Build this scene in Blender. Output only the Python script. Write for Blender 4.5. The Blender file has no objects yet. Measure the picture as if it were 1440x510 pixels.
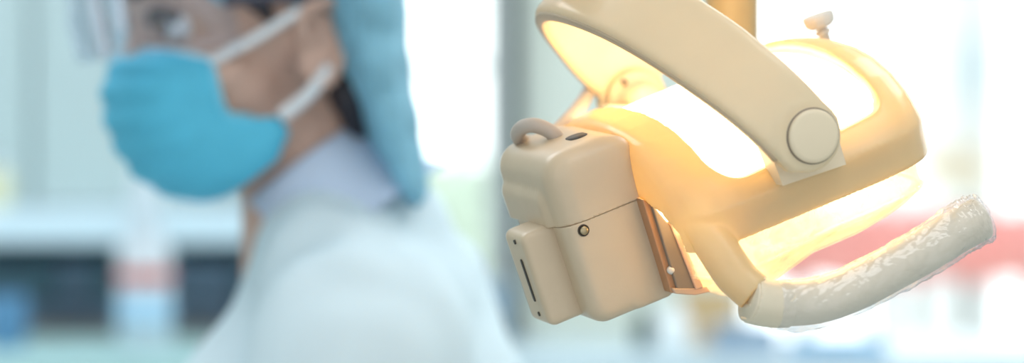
import bpy, bmesh, math, random
from mathutils import Vector, Matrix, Euler, noise
random.seed(7)
C = bpy.context.scene.collection
PI = math.pi
CAMZ = 1.42
FPX = 4600.0            # focal length in pixels of the 1440 px wide frame

# ------------------------------------------------------------------ materials
def newmat(name):
    m = bpy.data.materials.new(name); m.use_nodes = True
    nt = m.node_tree; nt.nodes.clear()
    out = nt.nodes.new('ShaderNodeOutputMaterial')
    return m, nt, out

def pbr(name, col, rough=0.5, metal=0.0, noise_scale=0, noise_amt=0.0, bump=0.0, bump_scale=200.0,
        transl=0.0, transl_col=None, sheen=0.0, spec=0.5, coat=0.0, stretch=None):
    m, nt, out = newmat(name)
    p = nt.nodes.new('ShaderNodeBsdfPrincipled')
    p.inputs['Base Color'].default_value = (*col, 1)
    p.inputs['Roughness'].default_value = rough
    p.inputs['Metallic'].default_value = metal
    p.inputs['Specular IOR Level'].default_value = spec
    p.inputs['Coat Weight'].default_value = coat
    p.inputs['Sheen Weight'].default_value = sheen
    tc = nt.nodes.new('ShaderNodeTexCoord')
    vec = tc.outputs['Object']
    if stretch:
        mp = nt.nodes.new('ShaderNodeMapping'); mp.inputs['Scale'].default_value = stretch
        nt.links.new(vec, mp.inputs['Vector']); vec = mp.outputs['Vector']
    if noise_amt > 0:
        n = nt.nodes.new('ShaderNodeTexNoise'); n.inputs['Scale'].default_value = noise_scale
        n.inputs['Detail'].default_value = 4
        nt.links.new(vec, n.inputs['Vector'])
        r = nt.nodes.new('ShaderNodeValToRGB')
        a = [max(0, c * (1 - noise_amt)) for c in col]; b = [min(1, c * (1 + noise_amt)) for c in col]
        r.color_ramp.elements[0].position = 0.3; r.color_ramp.elements[1].position = 0.7
        r.color_ramp.elements[0].color = (*a, 1); r.color_ramp.elements[1].color = (*b, 1)
        nt.links.new(n.outputs['Fac'], r.inputs['Fac']); nt.links.new(r.outputs['Color'], p.inputs['Base Color'])
    if bump > 0:
        n2 = nt.nodes.new('ShaderNodeTexNoise'); n2.inputs['Scale'].default_value = bump_scale
        n2.inputs['Detail'].default_value = 5
        nt.links.new(vec, n2.inputs['Vector'])
        b2 = nt.nodes.new('ShaderNodeBump'); b2.inputs['Strength'].default_value = bump
        b2.inputs['Distance'].default_value = 0.002
        nt.links.new(n2.outputs['Fac'], b2.inputs['Height']); nt.links.new(b2.outputs['Normal'], p.inputs['Normal'])
    sh = p.outputs['BSDF']
    if transl > 0:
        t = nt.nodes.new('ShaderNodeBsdfTranslucent'); t.inputs['Color'].default_value = (*(transl_col or col), 1)
        mx = nt.nodes.new('ShaderNodeMixShader'); mx.inputs['Fac'].default_value = transl
        nt.links.new(sh, mx.inputs[1]); nt.links.new(t.outputs['BSDF'], mx.inputs[2]); sh = mx.outputs['Shader']
    nt.links.new(sh, out.inputs['Surface'])
    return m

def emit(name, col, strength):
    m, nt, out = newmat(name)
    e = nt.nodes.new('ShaderNodeEmission'); e.inputs['Color'].default_value = (*col, 1)
    e.inputs['Strength'].default_value = strength
    nt.links.new(e.outputs['Emission'], out.inputs['Surface'])
    return m

def clear(name, tint=(1, 1, 1), transp=0.8, gloss_rough=0.05, gloss=0.1, transl=0.1, transl_col=(1, 1, 1), bump=0.0, bump_scale=120.0, stretch=None, streak=0.0):
    """thin see-through plastic or glass: transparent, with a sheen and a little scatter"""
    m, nt, out = newmat(name)
    tr = nt.nodes.new('ShaderNodeBsdfTransparent'); tr.inputs['Color'].default_value = (*tint, 1)
    gl = nt.nodes.new('ShaderNodeBsdfGlossy'); gl.inputs['Roughness'].default_value = gloss_rough
    df = nt.nodes.new('ShaderNodeBsdfTranslucent'); df.inputs['Color'].default_value = (*transl_col, 1)
    d2 = nt.nodes.new('ShaderNodeBsdfDiffuse'); d2.inputs['Color'].default_value = (*transl_col, 1)
    md = nt.nodes.new('ShaderNodeMixShader'); md.inputs['Fac'].default_value = 0.5
    nt.links.new(df.outputs[0], md.inputs[1]); nt.links.new(d2.outputs[0], md.inputs[2])
    lw = nt.nodes.new('ShaderNodeLayerWeight'); lw.inputs['Blend'].default_value = 0.35
    m1 = nt.nodes.new('ShaderNodeMixShader'); m1.inputs['Fac'].default_value = transl
    if streak > 0:
        tcs = nt.nodes.new('ShaderNodeTexCoord')
        ns = nt.nodes.new('ShaderNodeTexNoise'); ns.inputs['Scale'].default_value = streak; ns.inputs['Detail'].default_value = 6
        ns.inputs['Distortion'].default_value = 1.2
        mr = nt.nodes.new('ShaderNodeMapRange'); mr.inputs['From Min'].default_value = 0.35; mr.inputs['From Max'].default_value = 0.7
        mr.inputs['To Min'].default_value = transl * 0.45; mr.inputs['To Max'].default_value = min(1, transl * 2.0)
        nt.links.new(tcs.outputs['Object'], ns.inputs['Vector']); nt.links.new(ns.outputs['Fac'], mr.inputs['Value'])
        nt.links.new(mr.outputs['Result'], m1.inputs['Fac'])
    nt.links.new(tr.outputs[0], m1.inputs[1]); nt.links.new(md.outputs[0], m1.inputs[2])
    mul = nt.nodes.new('ShaderNodeMath'); mul.operation = 'MULTIPLY_ADD'
    mul.inputs[1].default_value = max(0.0, 1 - transp); mul.inputs[2].default_value = gloss
    nt.links.new(lw.outputs['Facing'], mul.inputs[0])
    m2 = nt.nodes.new('ShaderNodeMixShader')
    nt.links.new(mul.outputs[0], m2.inputs['Fac'])
    nt.links.new(m1.outputs[0], m2.inputs[1]); nt.links.new(gl.outputs[0], m2.inputs[2])
    if bump > 0:
        tc = nt.nodes.new('ShaderNodeTexCoord'); vec = tc.outputs['Object']
        if stretch:
            mp = nt.nodes.new('ShaderNodeMapping'); mp.inputs['Scale'].default_value = stretch
            nt.links.new(vec, mp.inputs['Vector']); vec = mp.outputs['Vector']
        n2 = nt.nodes.new('ShaderNodeTexNoise'); n2.inputs['Scale'].default_value = bump_scale; n2.inputs['Detail'].default_value = 3
        n2.inputs['Distortion'].default_value = 0.8
        nt.links.new(vec, n2.inputs['Vector'])
        b2 = nt.nodes.new('ShaderNodeBump'); b2.inputs['Strength'].default_value = bump; b2.inputs['Distance'].default_value = 0.003
        nt.links.new(n2.outputs['Fac'], b2.inputs['Height'])
        for nd in (gl, df, d2): nt.links.new(b2.outputs['Normal'], nd.inputs['Normal'])
    nt.links.new(m2.outputs[0], out.inputs['Surface'])
    return m

# ------------------------------------------------------------------ object helpers
def link(name, me, mat, parent=None, loc=None, smooth=True):
    o = bpy.data.objects.new(name, me); C.objects.link(o)
    if mat is not None and not me.materials: me.materials.append(mat)
    if smooth:
        me.polygons.foreach_set('use_smooth', [True] * len(me.polygons))
    if parent is not None:
        o.parent = parent
    if loc is not None: o.location = loc
    return o

def tomesh(bm, name='mesh', recalc=True):
    if recalc: bmesh.ops.recalc_face_normals(bm, faces=bm.faces[:])
    me = bpy.data.meshes.new(name); bm.to_mesh(me); bm.free(); return me

def empty(name, loc, label, cat, group=None):
    o = bpy.data.objects.new(name, None); C.objects.link(o); o.location = loc
    o.empty_display_size = 0.05
    o['label'] = label; o['category'] = cat
    if group: o['group'] = group
    return o

def tag(o, label, cat, group=None):
    o['label'] = label; o['category'] = cat
    if group: o['group'] = group
    return o

def add_box(bm, lo, hi, bev=0.0, seg=3, mat=None):
    r = bmesh.ops.create_cube(bm, size=1.0)
    vs = r['verts']
    for v in vs:
        v.co = Vector(((lo[0] + hi[0]) / 2 + v.co.x * (hi[0] - lo[0]), (lo[1] + hi[1]) / 2 + v.co.y * (hi[1] - lo[1]),
                       (lo[2] + hi[2]) / 2 + v.co.z * (hi[2] - lo[2])))
    if bev > 0:
        es = list({e for v in vs for e in v.link_edges})
        bmesh.ops.bevel(bm, geom=es, offset=bev, segments=seg, affect='EDGES', profile=0.5)

def box_mesh(lo, hi, bev=0.0, seg=3):
    bm = bmesh.new(); add_box(bm, lo, hi, bev, seg); return tomesh(bm)

def loft(bm, rings, closed=True, cap=True):
    """rings: list of equal-length point lists"""
    vv = [[bm.verts.new(p) for p in r] for r in rings]
    n = len(vv[0])
    for a, b in zip(vv, vv[1:]):
        for i in range(n if closed else n - 1):
            j = (i + 1) % n
            bm.faces.new((a[i], a[j], b[j], b[i]))
    if cap and closed:
        bm.faces.new(vv[0][::-1]); bm.faces.new(vv[-1])
    return vv

def catmull(pts, sub=6):
    P = [Vector(p) for p in pts]; out = []
    for i in range(len(P) - 1):
        p0 = P[max(i - 1, 0)]; p1 = P[i]; p2 = P[i + 1]; p3 = P[min(i + 2, len(P) - 1)]
        for k in range(sub):
            t = k / sub
            out.append(0.5 * ((2 * p1) + (-p0 + p2) * t + (2 * p0 - 5 * p1 + 4 * p2 - p3) * t * t + (-p0 + 3 * p1 - 3 * p2 + p3) * t ** 3))
    out.append(P[-1]); return out

def tube(bm, pts, rad, seg=16, cap=True, squash=1.0):
    """rad: number or list; rotation-minimising frames"""
    P = [Vector(p) for p in pts]
    R = rad if isinstance(rad, (list, tuple)) else [rad] * len(P)
    t0 = (P[1] - P[0]).normalized()
    up = Vector((0, 0, 1)) if abs(t0.z) < 0.9 else Vector((1, 0, 0))
    n = (up - t0 * up.dot(t0)).normalized()
    rings = []
    for i, p in enumerate(P):
        t = (P[min(i + 1, len(P) - 1)] - P[max(i - 1, 0)]).normalized()
        n = (n - t * n.dot(t)).normalized(); b = t.cross(n)
        rings.append([p + n * (math.cos(2 * PI * k / seg) * R[i]) + b * (math.sin(2 * PI * k / seg) * R[i] * squash) for k in range(seg)])
    return loft(bm, rings, True, cap)

def lathe(bm, prof, center, axis=(0, 0, 1), seg=32):
    """prof: list of (r, h)"""
    ax = Vector(axis).normalized()
    u = ax.orthogonal().normalized(); v = ax.cross(u); c = Vector(center)
    rings = [[c + ax * h + (u * math.cos(2 * PI * k / seg) + v * math.sin(2 * PI * k / seg)) * max(r, 1e-5) for k in range(seg)] for r, h in prof]
    return loft(bm, rings, True, True)

def ellipsoid(bm, c, r, rot=None, seg=24):
    res = bmesh.ops.create_uvsphere(bm, u_segments=seg, v_segments=seg // 2 + 2, radius=1.0)
    M = Matrix.Translation(Vector(c)) @ (rot.to_4x4() if rot is not None else Matrix.Identity(4)) @ Matrix.Diagonal((*r, 1))
    bmesh.ops.transform(bm, matrix=M, verts=res['verts'])

def capsule(bm, a, b, ra, rb, seg=20):
    a = Vector(a); b = Vector(b); d = (b - a); L = d.length; ax = d.normalized()
    prof = []
    for k in range(7): t = PI / 2 * k / 6; prof.append((ra * math.sin(t), -ra * math.cos(t)))
    for k in range(7): t = PI / 2 * k / 6; prof.append((rb * math.cos(t), L + rb * math.sin(t)))
    lathe(bm, prof, a, ax, seg)

def evaluated(me, mods):
    """run a list of (type, settings) modifiers over a mesh and return the result"""
    o = bpy.data.objects.new('tmp', me); C.objects.link(o)
    for ty, kw in mods:
        m = o.modifiers.new('m', ty)
        for k, v in kw.items(): setattr(m, k, v)
    dg = bpy.context.evaluated_depsgraph_get(); dg.update()
    r = bpy.data.meshes.new_from_object(o.evaluated_get(dg))
    bpy.data.objects.remove(o); return r

def fuse(bm, voxel, smooth=6, factor=0.5):
    """one continuous surface out of overlapping volumes"""
    me = tomesh(bm)
    return evaluated(me, [('REMESH', dict(mode='VOXEL', voxel_size=voxel, adaptivity=0.0)),
                          ('SMOOTH', dict(factor=factor, iterations=smooth))])

def rrect(cx, cy, hx, hy, r, n=6):
    """rounded rectangle, list of 2-D points"""
    r = min(r, hx, hy); out = []
    for sx, sy, a0 in ((1, 1, 0), (-1, 1, PI / 2), (-1, -1, PI), (1, -1, 1.5 * PI)):
        for k in range(n + 1):
            a = a0 + PI / 2 * k / n
            out.append((cx + sx * (hx - r) + r * math.cos(a), cy + sy * (hy - r) + r * math.sin(a)))
    return out

# ------------------------------------------------------------------ palette
CREAM = (0.80, 0.63, 0.37)
M_frame = pbr('cream_lamp_plastic', CREAM, 0.26, transl=0.25, transl_col=(1.0, 0.79, 0.30), noise_scale=60, noise_amt=0.02)
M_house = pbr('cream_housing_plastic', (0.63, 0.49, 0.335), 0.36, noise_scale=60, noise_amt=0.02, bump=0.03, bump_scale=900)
M_yoke = pbr('cream_yoke_plastic', (0.84, 0.69, 0.46), 0.30, transl=0.14, transl_col=(1.0, 0.76, 0.36), noise_scale=40, noise_amt=0.02)
M_capd = pbr('cream_cap_plastic', (0.82, 0.68, 0.48), 0.45)
M_grip = pbr('cream_grip_plastic', (0.78, 0.67, 0.50), 0.4, noise_scale=50, noise_amt=0.03)
M_knob = pbr('pale_knob_plastic', (0.78, 0.72, 0.64), 0.4)
M_dark = pbr('dark_recess', (0.05, 0.04, 0.03), 0.6)
M_screw = pbr('brass_screw', (0.45, 0.36, 0.22), 0.35, metal=0.9)
M_cable = pbr('grey_cable_rubber', (0.50, 0.43, 0.37), 0.5, bump=0.1, bump_scale=400)
M_copper = pbr('copper_bracket', (0.55, 0.28, 0.14), 0.4, metal=0.2)
M_slab = pbr('grey_brown_shield', (0.27, 0.205, 0.15), 0.5)
M_foot = pbr('peach_foot_plastic', (0.80, 0.58, 0.42), 0.25, transl=0.3)
M_white = pbr('block_ring_white', (0.88, 0.87, 0.84), 0.3)
M_lining = pbr('grey_brown_lining', (0.56, 0.42, 0.28), 0.5)
M_glow = emit('lit_reflector', (1.0, 0.72, 0.38), 8.0)
M_cover = clear('clear_lens_plastic', (1.0, 0.97, 0.92), transp=0.85, gloss_rough=0.06, gloss=0.06, transl=0.19,
                transl_col=(1.0, 0.95, 0.88), bump=0.25, bump_scale=60, streak=70)
M_lens = clear('cream_lens_plastic', (1.0, 0.93, 0.82), transp=0.8, gloss_rough=0.06, gloss=0.05, transl=0.15,
               transl_col=(1.0, 0.90, 0.74), bump=0.25, bump_scale=60, streak=70)
M_film = clear('cling_film', (0.97, 0.98, 1.0), transp=0.75, gloss_rough=0.15, gloss=0.06, transl=0.24, transl_col=(0.97, 0.97, 0.97),
               bump=0.45, bump_scale=45, stretch=(1.0, 1.0, 2.5))
# ------------------------------------------------------------------ the dental lamp
S = 0.8
O_ = Vector(((1017 - 720) / FPX * 2.0, 2.0, -(162 - 255) / FPX * 2.0))
Lx = Vector((.894, .272, .358)).normalized()
Wx = Vector((.322, -.943, -.087)); Wx = (Wx - Lx * Wx.dot(Lx)).normalized()
Nx = Lx.cross(Wx)
if Nx.z > 0: Nx = -Nx
ORG = O_ * S + Vector((0, 0, CAMZ))
def X(l, n, w):            # lamp coordinates (along, towards the beam, across) -> offset from the lamp's origin
    return (Lx * l + Nx * n + Wx * w) * S
def X3(p): return X(*p)

def PX(px, py, w):        # lamp coordinates of a sight line at a given across-position
    r = Vector(((px - 720) / FPX, 1.0, -(py - 255) / FPX))
    t = (w + O_.dot(Wx)) / r.dot(Wx); q = r * t - O_
    return (q.dot(Lx), q.dot(Nx), w)

lamp = empty('dental_lamp', ORG, 'cream dental operating lamp with glowing warm reflector and film-wrapped grip', 'dental lamp')

def halve(me, n0, keep_above):
    bm = bmesh.new(); bm.from_mesh(me)
    r = bmesh.ops.bisect_plane(bm, geom=bm.verts[:] + bm.edges[:] + bm.faces[:], plane_co=X(0, n0, 0), plane_no=Nx,
                               clear_outer=not keep_above, clear_inner=keep_above)
    es = [e for e in r['geom_cut'] if isinstance(e, bmesh.types.BMEdge)]
    bmesh.ops.holes_fill(bm, edges=es)
    bm.to_mesh(me); bm.free(); return me

# --- head frame: a moulded hood, cut open across the top, with the grip bracket grown out of one corner
L0, L1 = -0.0885, 0.0905
LC, LH = (L0 + L1) / 2, (L1 - L0) / 2
PROF = [(0.955, .0470), (0.967, .0452), (0.992, .0330), (1.012, .0262), (1.016, .0246), (1.008, .0232), (.962, .0130), (.915, .0055), (.78, -.0075), (.60, -.0175), (.40, -.0235), (.2, -.0262), (0, -.0270)]
def hood(bm, off, nlow):
    lh = LH - off; rings = []
    N_ = 34
    for i in range(N_ + 1):
        t = -math.cos(PI * i / N_)            # denser towards the ends
        t = max(-0.999, min(0.999, t))
        l = LC + lh * t
        ex = 4.2 if t > 0 else 7.0
        wa = (0.1255 - off) * (1 - abs(t) ** ex) ** (1 / ex)
        wa = max(wa, 0.02)
        hk = (1 - abs(t) ** (8 if t > 0 else 30)) ** (1 / 2.2)     # the roof falls away at the ends
        ring = []
        pr = [(f, n) for f, n in PROF]
        full = pr + [(-f, n) for f, n in reversed(pr[:-1])]
        for f, n in full:
            nn = n + off * 0.9 if n < 0.02 else n
            if n < .0232: nn = .0232 + (nn - .0232) * (0.25 + 0.75 * hk)
            if n > .04: nn = n + nlow
            ring.append(X(l, nn, f * wa))
        rings.append(ring)
    loft(bm, rings, True, True)

def solid(fn):
    bm = bmesh.new(); fn(bm); return tomesh(bm)

def boolean(me, cutters):
    obs = []
    for c in cutters:
        o = bpy.data.objects.new('cutter', c); C.objects.link(o); obs.append(o)
    r = evaluated(me, [('BOOLEAN', dict(operation='DIFFERENCE', solver='EXACT', object=o)) for o in obs])
    for o in obs: bpy.data.objects.remove(o)
    return r

outer = solid(lambda b: hood(b, 0.0, 0.0))
inner = solid(lambda b: hood(b, 0.0055, 0.03))
def opening(b):
    # profile in (l, n): big round corner at the housing end, smaller at the other
    a, c, top, bot = -0.058, 0.058, -0.2, 0.0090
    pts = [(a, top), (c, top)]
    r = 0.012
    for k in range(9): t = PI / 2 * k / 8; pts.append((c - r + r * math.cos(t), bot - r + r * math.sin(t)))
    r = 0.018
    for k in range(9): t = PI / 2 + PI / 2 * k / 8; pts.append((a + r + r * math.cos(t), bot + .0045 - r + r * math.sin(t)))
    loft(b, [[X(l, n, -0.3) for l, n in pts], [X(l, n, 0.3) for l, n in pts]], True, True)
cut = solid(opening)
def end_gap(b):
    pts = [(-.102, .2), (-.100, .034), (-.088, .022), (-.055, .0125), (.055, .0125), (.088, .022), (.100, .034), (.102, .2)]
    loft(b, [[X(l, n, w) for w, n in pts] for l in (-.2, -.066)], True, True)
fr = boolean(outer, [inner, cut, solid(end_gap)])
bm = bmesh.new(); bm.from_mesh(fr)
bpy.data.meshes.remove(fr)
# grip bracket
brk = catmull([PX(978, 300, .104), PX(992, 322, .110), PX(1009, 349, .1175), PX(1035, 388, .127), PX(1061, 412, .1335)], 5)
tube(bm, [X3(p) for p in brk], [S * r for r in ([.0100] * 3 + [.0115] * 5 + [.0122] * 8 + [.0118] * 5)], 20)
me = fuse(bm, 0.0011, 6)
frame = link('head_frame', me, M_frame, lamp)

# --- glowing reflector under the hood
def dome_pts(off):
    rings = []
    for i in range(31):
        t = (-1 + 2 * i / 30) * 0.985
        l = -0.002 + 0.077 * t
        wa = (0.113 - off) * (1 - abs(t) ** 4.5) ** (1 / 4.5)
        hk = (1 - abs(t) ** 6) ** 0.5
        ring = []
        for k in range(37):
            a = PI * k / 36
            f = math.cos(a); s = math.sin(a) ** 0.8 if 0 < k < 36 else 0
            n = .040 - (0.0622 - off) * s * (0.35 + 0.65 * hk)
            ring.append(X(l, n, f * wa))
        rings.append(ring)
    return rings
bm = bmesh.new(); loft(bm, dome_pts(0.0), False, False)
me = tomesh(bm)
me = evaluated(me, [('SOLIDIFY', dict(thickness=0.0016, offset=0))])
refl = link('reflector', me, M_glow, lamp); refl['label'] = 'glowing warm white reflector'

# opaque ring added to block light between the reflector and the rim, open at the housing end
ring = []
for k in range(61):
    a = -PI * 0.70 + 2 * PI * 0.70 * k / 60
    ca, sa = math.cos(a), math.sin(a); r = (abs(ca) ** 4.4 + abs(sa) ** 4.4) ** (-1 / 4.4)
    ring.append((LC + (LH - .0075) * r * ca, .1180 * r * sa))
bm = bmesh.new(); loft(bm, [[X(l, n, w) for l, w in ring] for n in (.0215, .0430)], False, False)
me = evaluated(tomesh(bm), [('SOLIDIFY', dict(thickness=0.0008, offset=0))])
fl_ = link('light_block_ring', me, M_white, lamp); fl_['label'] = 'white light-blocking ring added around the reflector'

# --- clear cover under the rim: side wall, then a shallow bulging lens
def cover(bm, lo, hi):
    N1 = 44
    def ring(fl, n, exp=5.0):
        out = []
        for k in range(N1 * 2):
            a = PI * k / N1; ca, sa = math.cos(a), math.sin(a)
            r = (abs(ca) ** exp + abs(sa) ** exp) ** (-1 / exp)
            out.append((.0005 + .0790 * fl * r * ca, n + max(0, n - .050) * .38 * max(0, -r * ca), (0.1160) * fl * r * sa))
        return out
    specs = [(1.0, .040), (1.0, .050), (0.998, .057), (0.997, .0605), (1.006, .0612), (1.008, .0622), (1.004, .0632), (0.985, .0640), (0.965, .0655), (0.90, .0700), (0.80, .0755), (0.65, .0820), (0.45, .0875), (0.25, .0905), (0.08, .0915)]
    rings = [[X3(p) for p in ring(f, n)] for f, n in specs[lo:hi]]
    vv = loft(bm, rings, True, False)
    if hi > 12: bm.faces.new(vv[-1])
bm = bmesh.new(); cover(bm, 0, 8)
me = evaluated(tomesh(bm), [('SOLIDIFY', dict(thickness=0.0012, offset=-1))])
cov = link('lens_cover', me, M_cover, lamp); cov['label'] = 'clear plastic lens cover wall'
bm = bmesh.new(); cover(bm, 7, 20)
me = evaluated(tomesh(bm), [('SOLIDIFY', dict(thickness=0.0012, offset=-1))])
len_ = link('front_lens', me, M_lens, lamp); len_['label'] = 'shallow bulging cream tinted lens'

# --- bulb holder seen through the cover's end
def lprism(bm, quad, w0, w1):
    loft(bm, [[X(l, n, w0) for l, n in quad], [X(l, n, w1) for l, n in quad]], True, True)
def pxprism(px, w0, w1, bev=.0006):
    q = [PX(x, y, w1)[:2] for x, y in px]
    bm = bmesh.new(); lprism(bm, q, w0, w1)
    return evaluated(tomesh(bm), [('BEVEL', dict(width=bev, segments=2))])
hold = link('bulb_shield', pxprism([(916, 286), (947, 322), (980, 406), (954, 410)], .070, .075), M_slab, lamp, smooth=False); hold['label'] = 'grey-brown bulb shield behind the lens'
link('shield_lit_edge', pxprism([(942, 312), (952, 318), (990, 404), (979, 407)], .069, .0765), M_foot, hold, smooth=False)  # paler strip puts the shield's lit edge into colour
link('lens_foot', pxprism([(946, 405), (982, 405), (994, 402), (1000, 410), (978, 415), (950, 413)], .040, .0755), M_foot, lamp, smooth=False)
cp = link('heat_plate', pxprism([(903, 280), (915, 286), (955, 412), (944, 412)], .050, .072), M_copper, lamp, smooth=False); cp['label'] = 'copper coloured plate beside the housing'
bm = bmesh.new(); lathe(bm, [(.0, 0), (.0025 * S, 0), (.0027 * S, .0015 * S), (.0015 * S, .0028 * S), (0, .003 * S)], X(*PX(943, 379, .0722)), Wx, 16)
link('rivet', tomesh(bm), M_knob, cp)

# --- housing at the lamp's end: body, cap, side module
def lbox(bm, l0, l1, n0, n1, w0, w1, rr, taper=0.0, ln=8):
    """rounded box in lamp coordinates (rounded in the l-n outline and at both faces)"""
    cl, cn = (l0 + l1) / 2, (n0 + n1) / 2; hl, hn = abs(l1 - l0) / 2, abs(n1 - n0) / 2
    rings = []
    fr_ = min(rr, (w1 - w0) / 2) * 0.75
    steps = []
    for k in range(6): a = PI / 2 * k / 5; steps.append((w0 + fr_ * (1 - math.sin(a)), fr_ * (1 - math.cos(a))))
    steps = [(w0 + fr_ * (1 - math.cos(PI / 2 * k / 5)), fr_ * (1 - math.sin(PI / 2 * k / 5))) for k in range(6)]
    steps += [(w1 - fr_ * (1 - math.sin(PI / 2 * (1 - k / 5) + 0)) if False else w1 - fr_ * (1 - math.cos(PI / 2 * (5 - k) / 5)), fr_ * (1 - math.sin(PI / 2 * (5 - k) / 5))) for k in range(6)]
    for w, ins in steps:
        tp = taper * (w - w0) / (w1 - w0)
        rings.append([X(l, n, w) for l, n in rrect(cl, cn, hl - ins - tp, hn - ins - tp, max(rr - ins, 0.001), ln)])
    loft(bm, rings, True, True)

bm = bmesh.new(); lbox(bm, -.1385, -.0850, -.0100, .0775, -.030, .0620, .011)
lbox(bm, -.112, -.0848, -.0100, .0770, -.028, .0614, .0040)
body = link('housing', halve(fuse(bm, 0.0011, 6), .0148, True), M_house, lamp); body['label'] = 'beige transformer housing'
bm = bmesh.new()
lbox(bm, -.1385, -.0830, -.0275, .0300, -.036, .0615, .0155)
lbox(bm, -.1335, -.0800, -.0255, .0300, -.030, .0625, .0125)
lbox(bm, -.1425, -.1200, -.0100, .0250, -.030, .0480, .0100)
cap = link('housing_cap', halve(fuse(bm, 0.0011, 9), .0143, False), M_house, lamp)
bm = bmesh.new(); lbox(bm, -.1590, -.1300, .0130, .0715, .0080, .0430, .0050)
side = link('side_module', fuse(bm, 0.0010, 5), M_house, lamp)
# slots, holes and screw
bm = bmesh.new()
loft(bm, [[X(-.1596 + d, n, w) for n, w in rrect(.0425, .0290, .0135, .0016, .0015, 4)] for d in (0, .0015)])
sl = link('slot', tomesh(bm), M_dark, side); sl['label'] = 'dark narrow slot'
for nn in (.0180, .0640):
    bm = bmesh.new(); lathe(bm, [(0, 0), (.0014 * S, 0), (.0014 * S, .0015 * S), (0, .0015 * S)], X(-.1597, nn, .0285), Lx, 14)
    link('pin_hole', tomesh(bm), M_dark, side)
bm = bmesh.new(); lathe(bm, [(0, -.001 * S), (.0036 * S, -.001 * S), (.0036 * S, .0004 * S), (.0031 * S, .0005 * S), (.003 * S, .0002 * S), (0, .0002 * S)], X(-.1270, .0195, .0620), Wx, 24)
sc = link('screw_recess', tomesh(bm), M_dark, body)
bm = bmesh.new(); lathe(bm, [(0, 0), (.0026 * S, 0), (.0026 * S, .0008 * S), (.0018 * S, .0012 * S), (0, .0012 * S)], X(-.1267, .0197, .0620), Wx, 20)
s2 = link('screw', tomesh(bm), M_screw, body); s2['label'] = 'small brass screw'
bm = bmesh.new()
loft(bm, [[X(l, -.0278 + d, w) for l, w in rrect(-.1030, .030, .0058, .0085, .0055, 6)] for d in (0, .003)])
link('vent_hole', tomesh(bm), M_dark, cap)

# --- yoke: a hollow arch over the head, closed by round pivots
TH = math.radians(27); YH = 0.121; YW = 0.150; BC, BH = -0.0078, 0.0235
cth, sth = math.cos(TH), math.sin(TH)
def BU(px, py, w):
    l, n, _ = PX(px, py, w)
    return (cth * l - sth * n, -(sth * l + cth * n))
EB, EU = BU(1136, 191, YW + .0055); PB, PU = BU(1143, 191, YW + .0055)
def Y(u, w, b):
    return X(-sth * u + cth * (b - 0.0), -cth * u - sth * b, w)
def yoke_w(a):                 # half ellipse with nearly straight ends
    e = min(a, PI - a) / math.radians(36)
    k = 1.0 if e >= 1 else e * e * (3 - 2 * e)
    return math.copysign(YW * (1 - (1 - abs(math.cos(a))) * k), math.cos(a))
def arch(bm, hb, t_out, t_in, nb=10):
    """band of half width hb, from t_in to t_out around the centre line"""
    rings = []; NA = 64
    for i in range(NA + 1):
        a = PI * i / NA
        u0, w0 = YH * math.sin(a), yoke_w(a)
        nu, nw = math.sin(a) / YH, math.cos(a) / YW
        q = math.hypot(nu, nw); nu, nw = nu / q, nw / q
        ring = []
        q_ = min(1, max(0, (i / NA - .42) / .58)); q_ = q_ * q_ * (3 - 2 * q_)
        en_ = max(0, 1 - a / math.radians(34)); en_ = en_ ** .7
        for b, t in rrect(BC + .0255 * q_ - .0019 * en_, (t_out + t_in) / 2, hb + .010 * q_ - .0019 * en_, (t_out - t_in) / 2, min(0.0045, (t_out - t_in) / 2), 4):
            ring.append(Y(u0 + nu * t, w0 + nw * t, b))
        rings.append(ring)
    loft(bm, rings, True, True)
FB, FU = BU(893, 141, -YW + .007)
def discw(bm, b, u, sg, r, seg=40):
    ax = Wx * sg
    lathe(bm, [(0, 0), (r * S, 0), (r * S, .0106 * S), ((r - .0007) * S, .0115 * S), ((r - .0018) * S, .0120 * S), (0, .0120 * S)], Y(u, sg * (YW - .0065), b), ax, seg)
bm = bmesh.new()
arch(bm, BH, 0.0055, -0.0065)
for sg in (1, -1):
    discw(bm, EB if sg > 0 else FB, EU if sg > 0 else FU, sg, 0.0214 if sg > 0 else .0235)
yoke = link('yoke', fuse(bm, 0.0012, 5), M_yoke, lamp); yoke['label'] = 'cream arched yoke'
# lip along the inside edge of the arch, darker lining
def lip(bm, bpos, hb):
    rings = []
    for i in range(61):
        a = PI * (0.03 + 0.94 * i / 60)
        q_ = min(1, max(0, (a / PI - .42) / .58)); q_ = .0155 * q_ * q_ * (3 - 2 * q_)
        u0, w0 = YH * math.sin(a), yoke_w(a)
        nu, nw = math.sin(a) / YH, math.cos(a) / YW; q = math.hypot(nu, nw); nu, nw = nu / q, nw / q
        rings.append([Y(u0 + nu * t, w0 + nw * t, b) for b, t in rrect(bpos + q_, -.0010, hb, .0035, .0012, 3)])
    loft(bm, rings, True, True)
bm = bmesh.new(); lip(bm, BC - BH + .0004, .0014)
lp = link('edge_strip', tomesh(bm), M_lining, yoke); lp['label'] = 'grey-brown strip along the arch edge'
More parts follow.
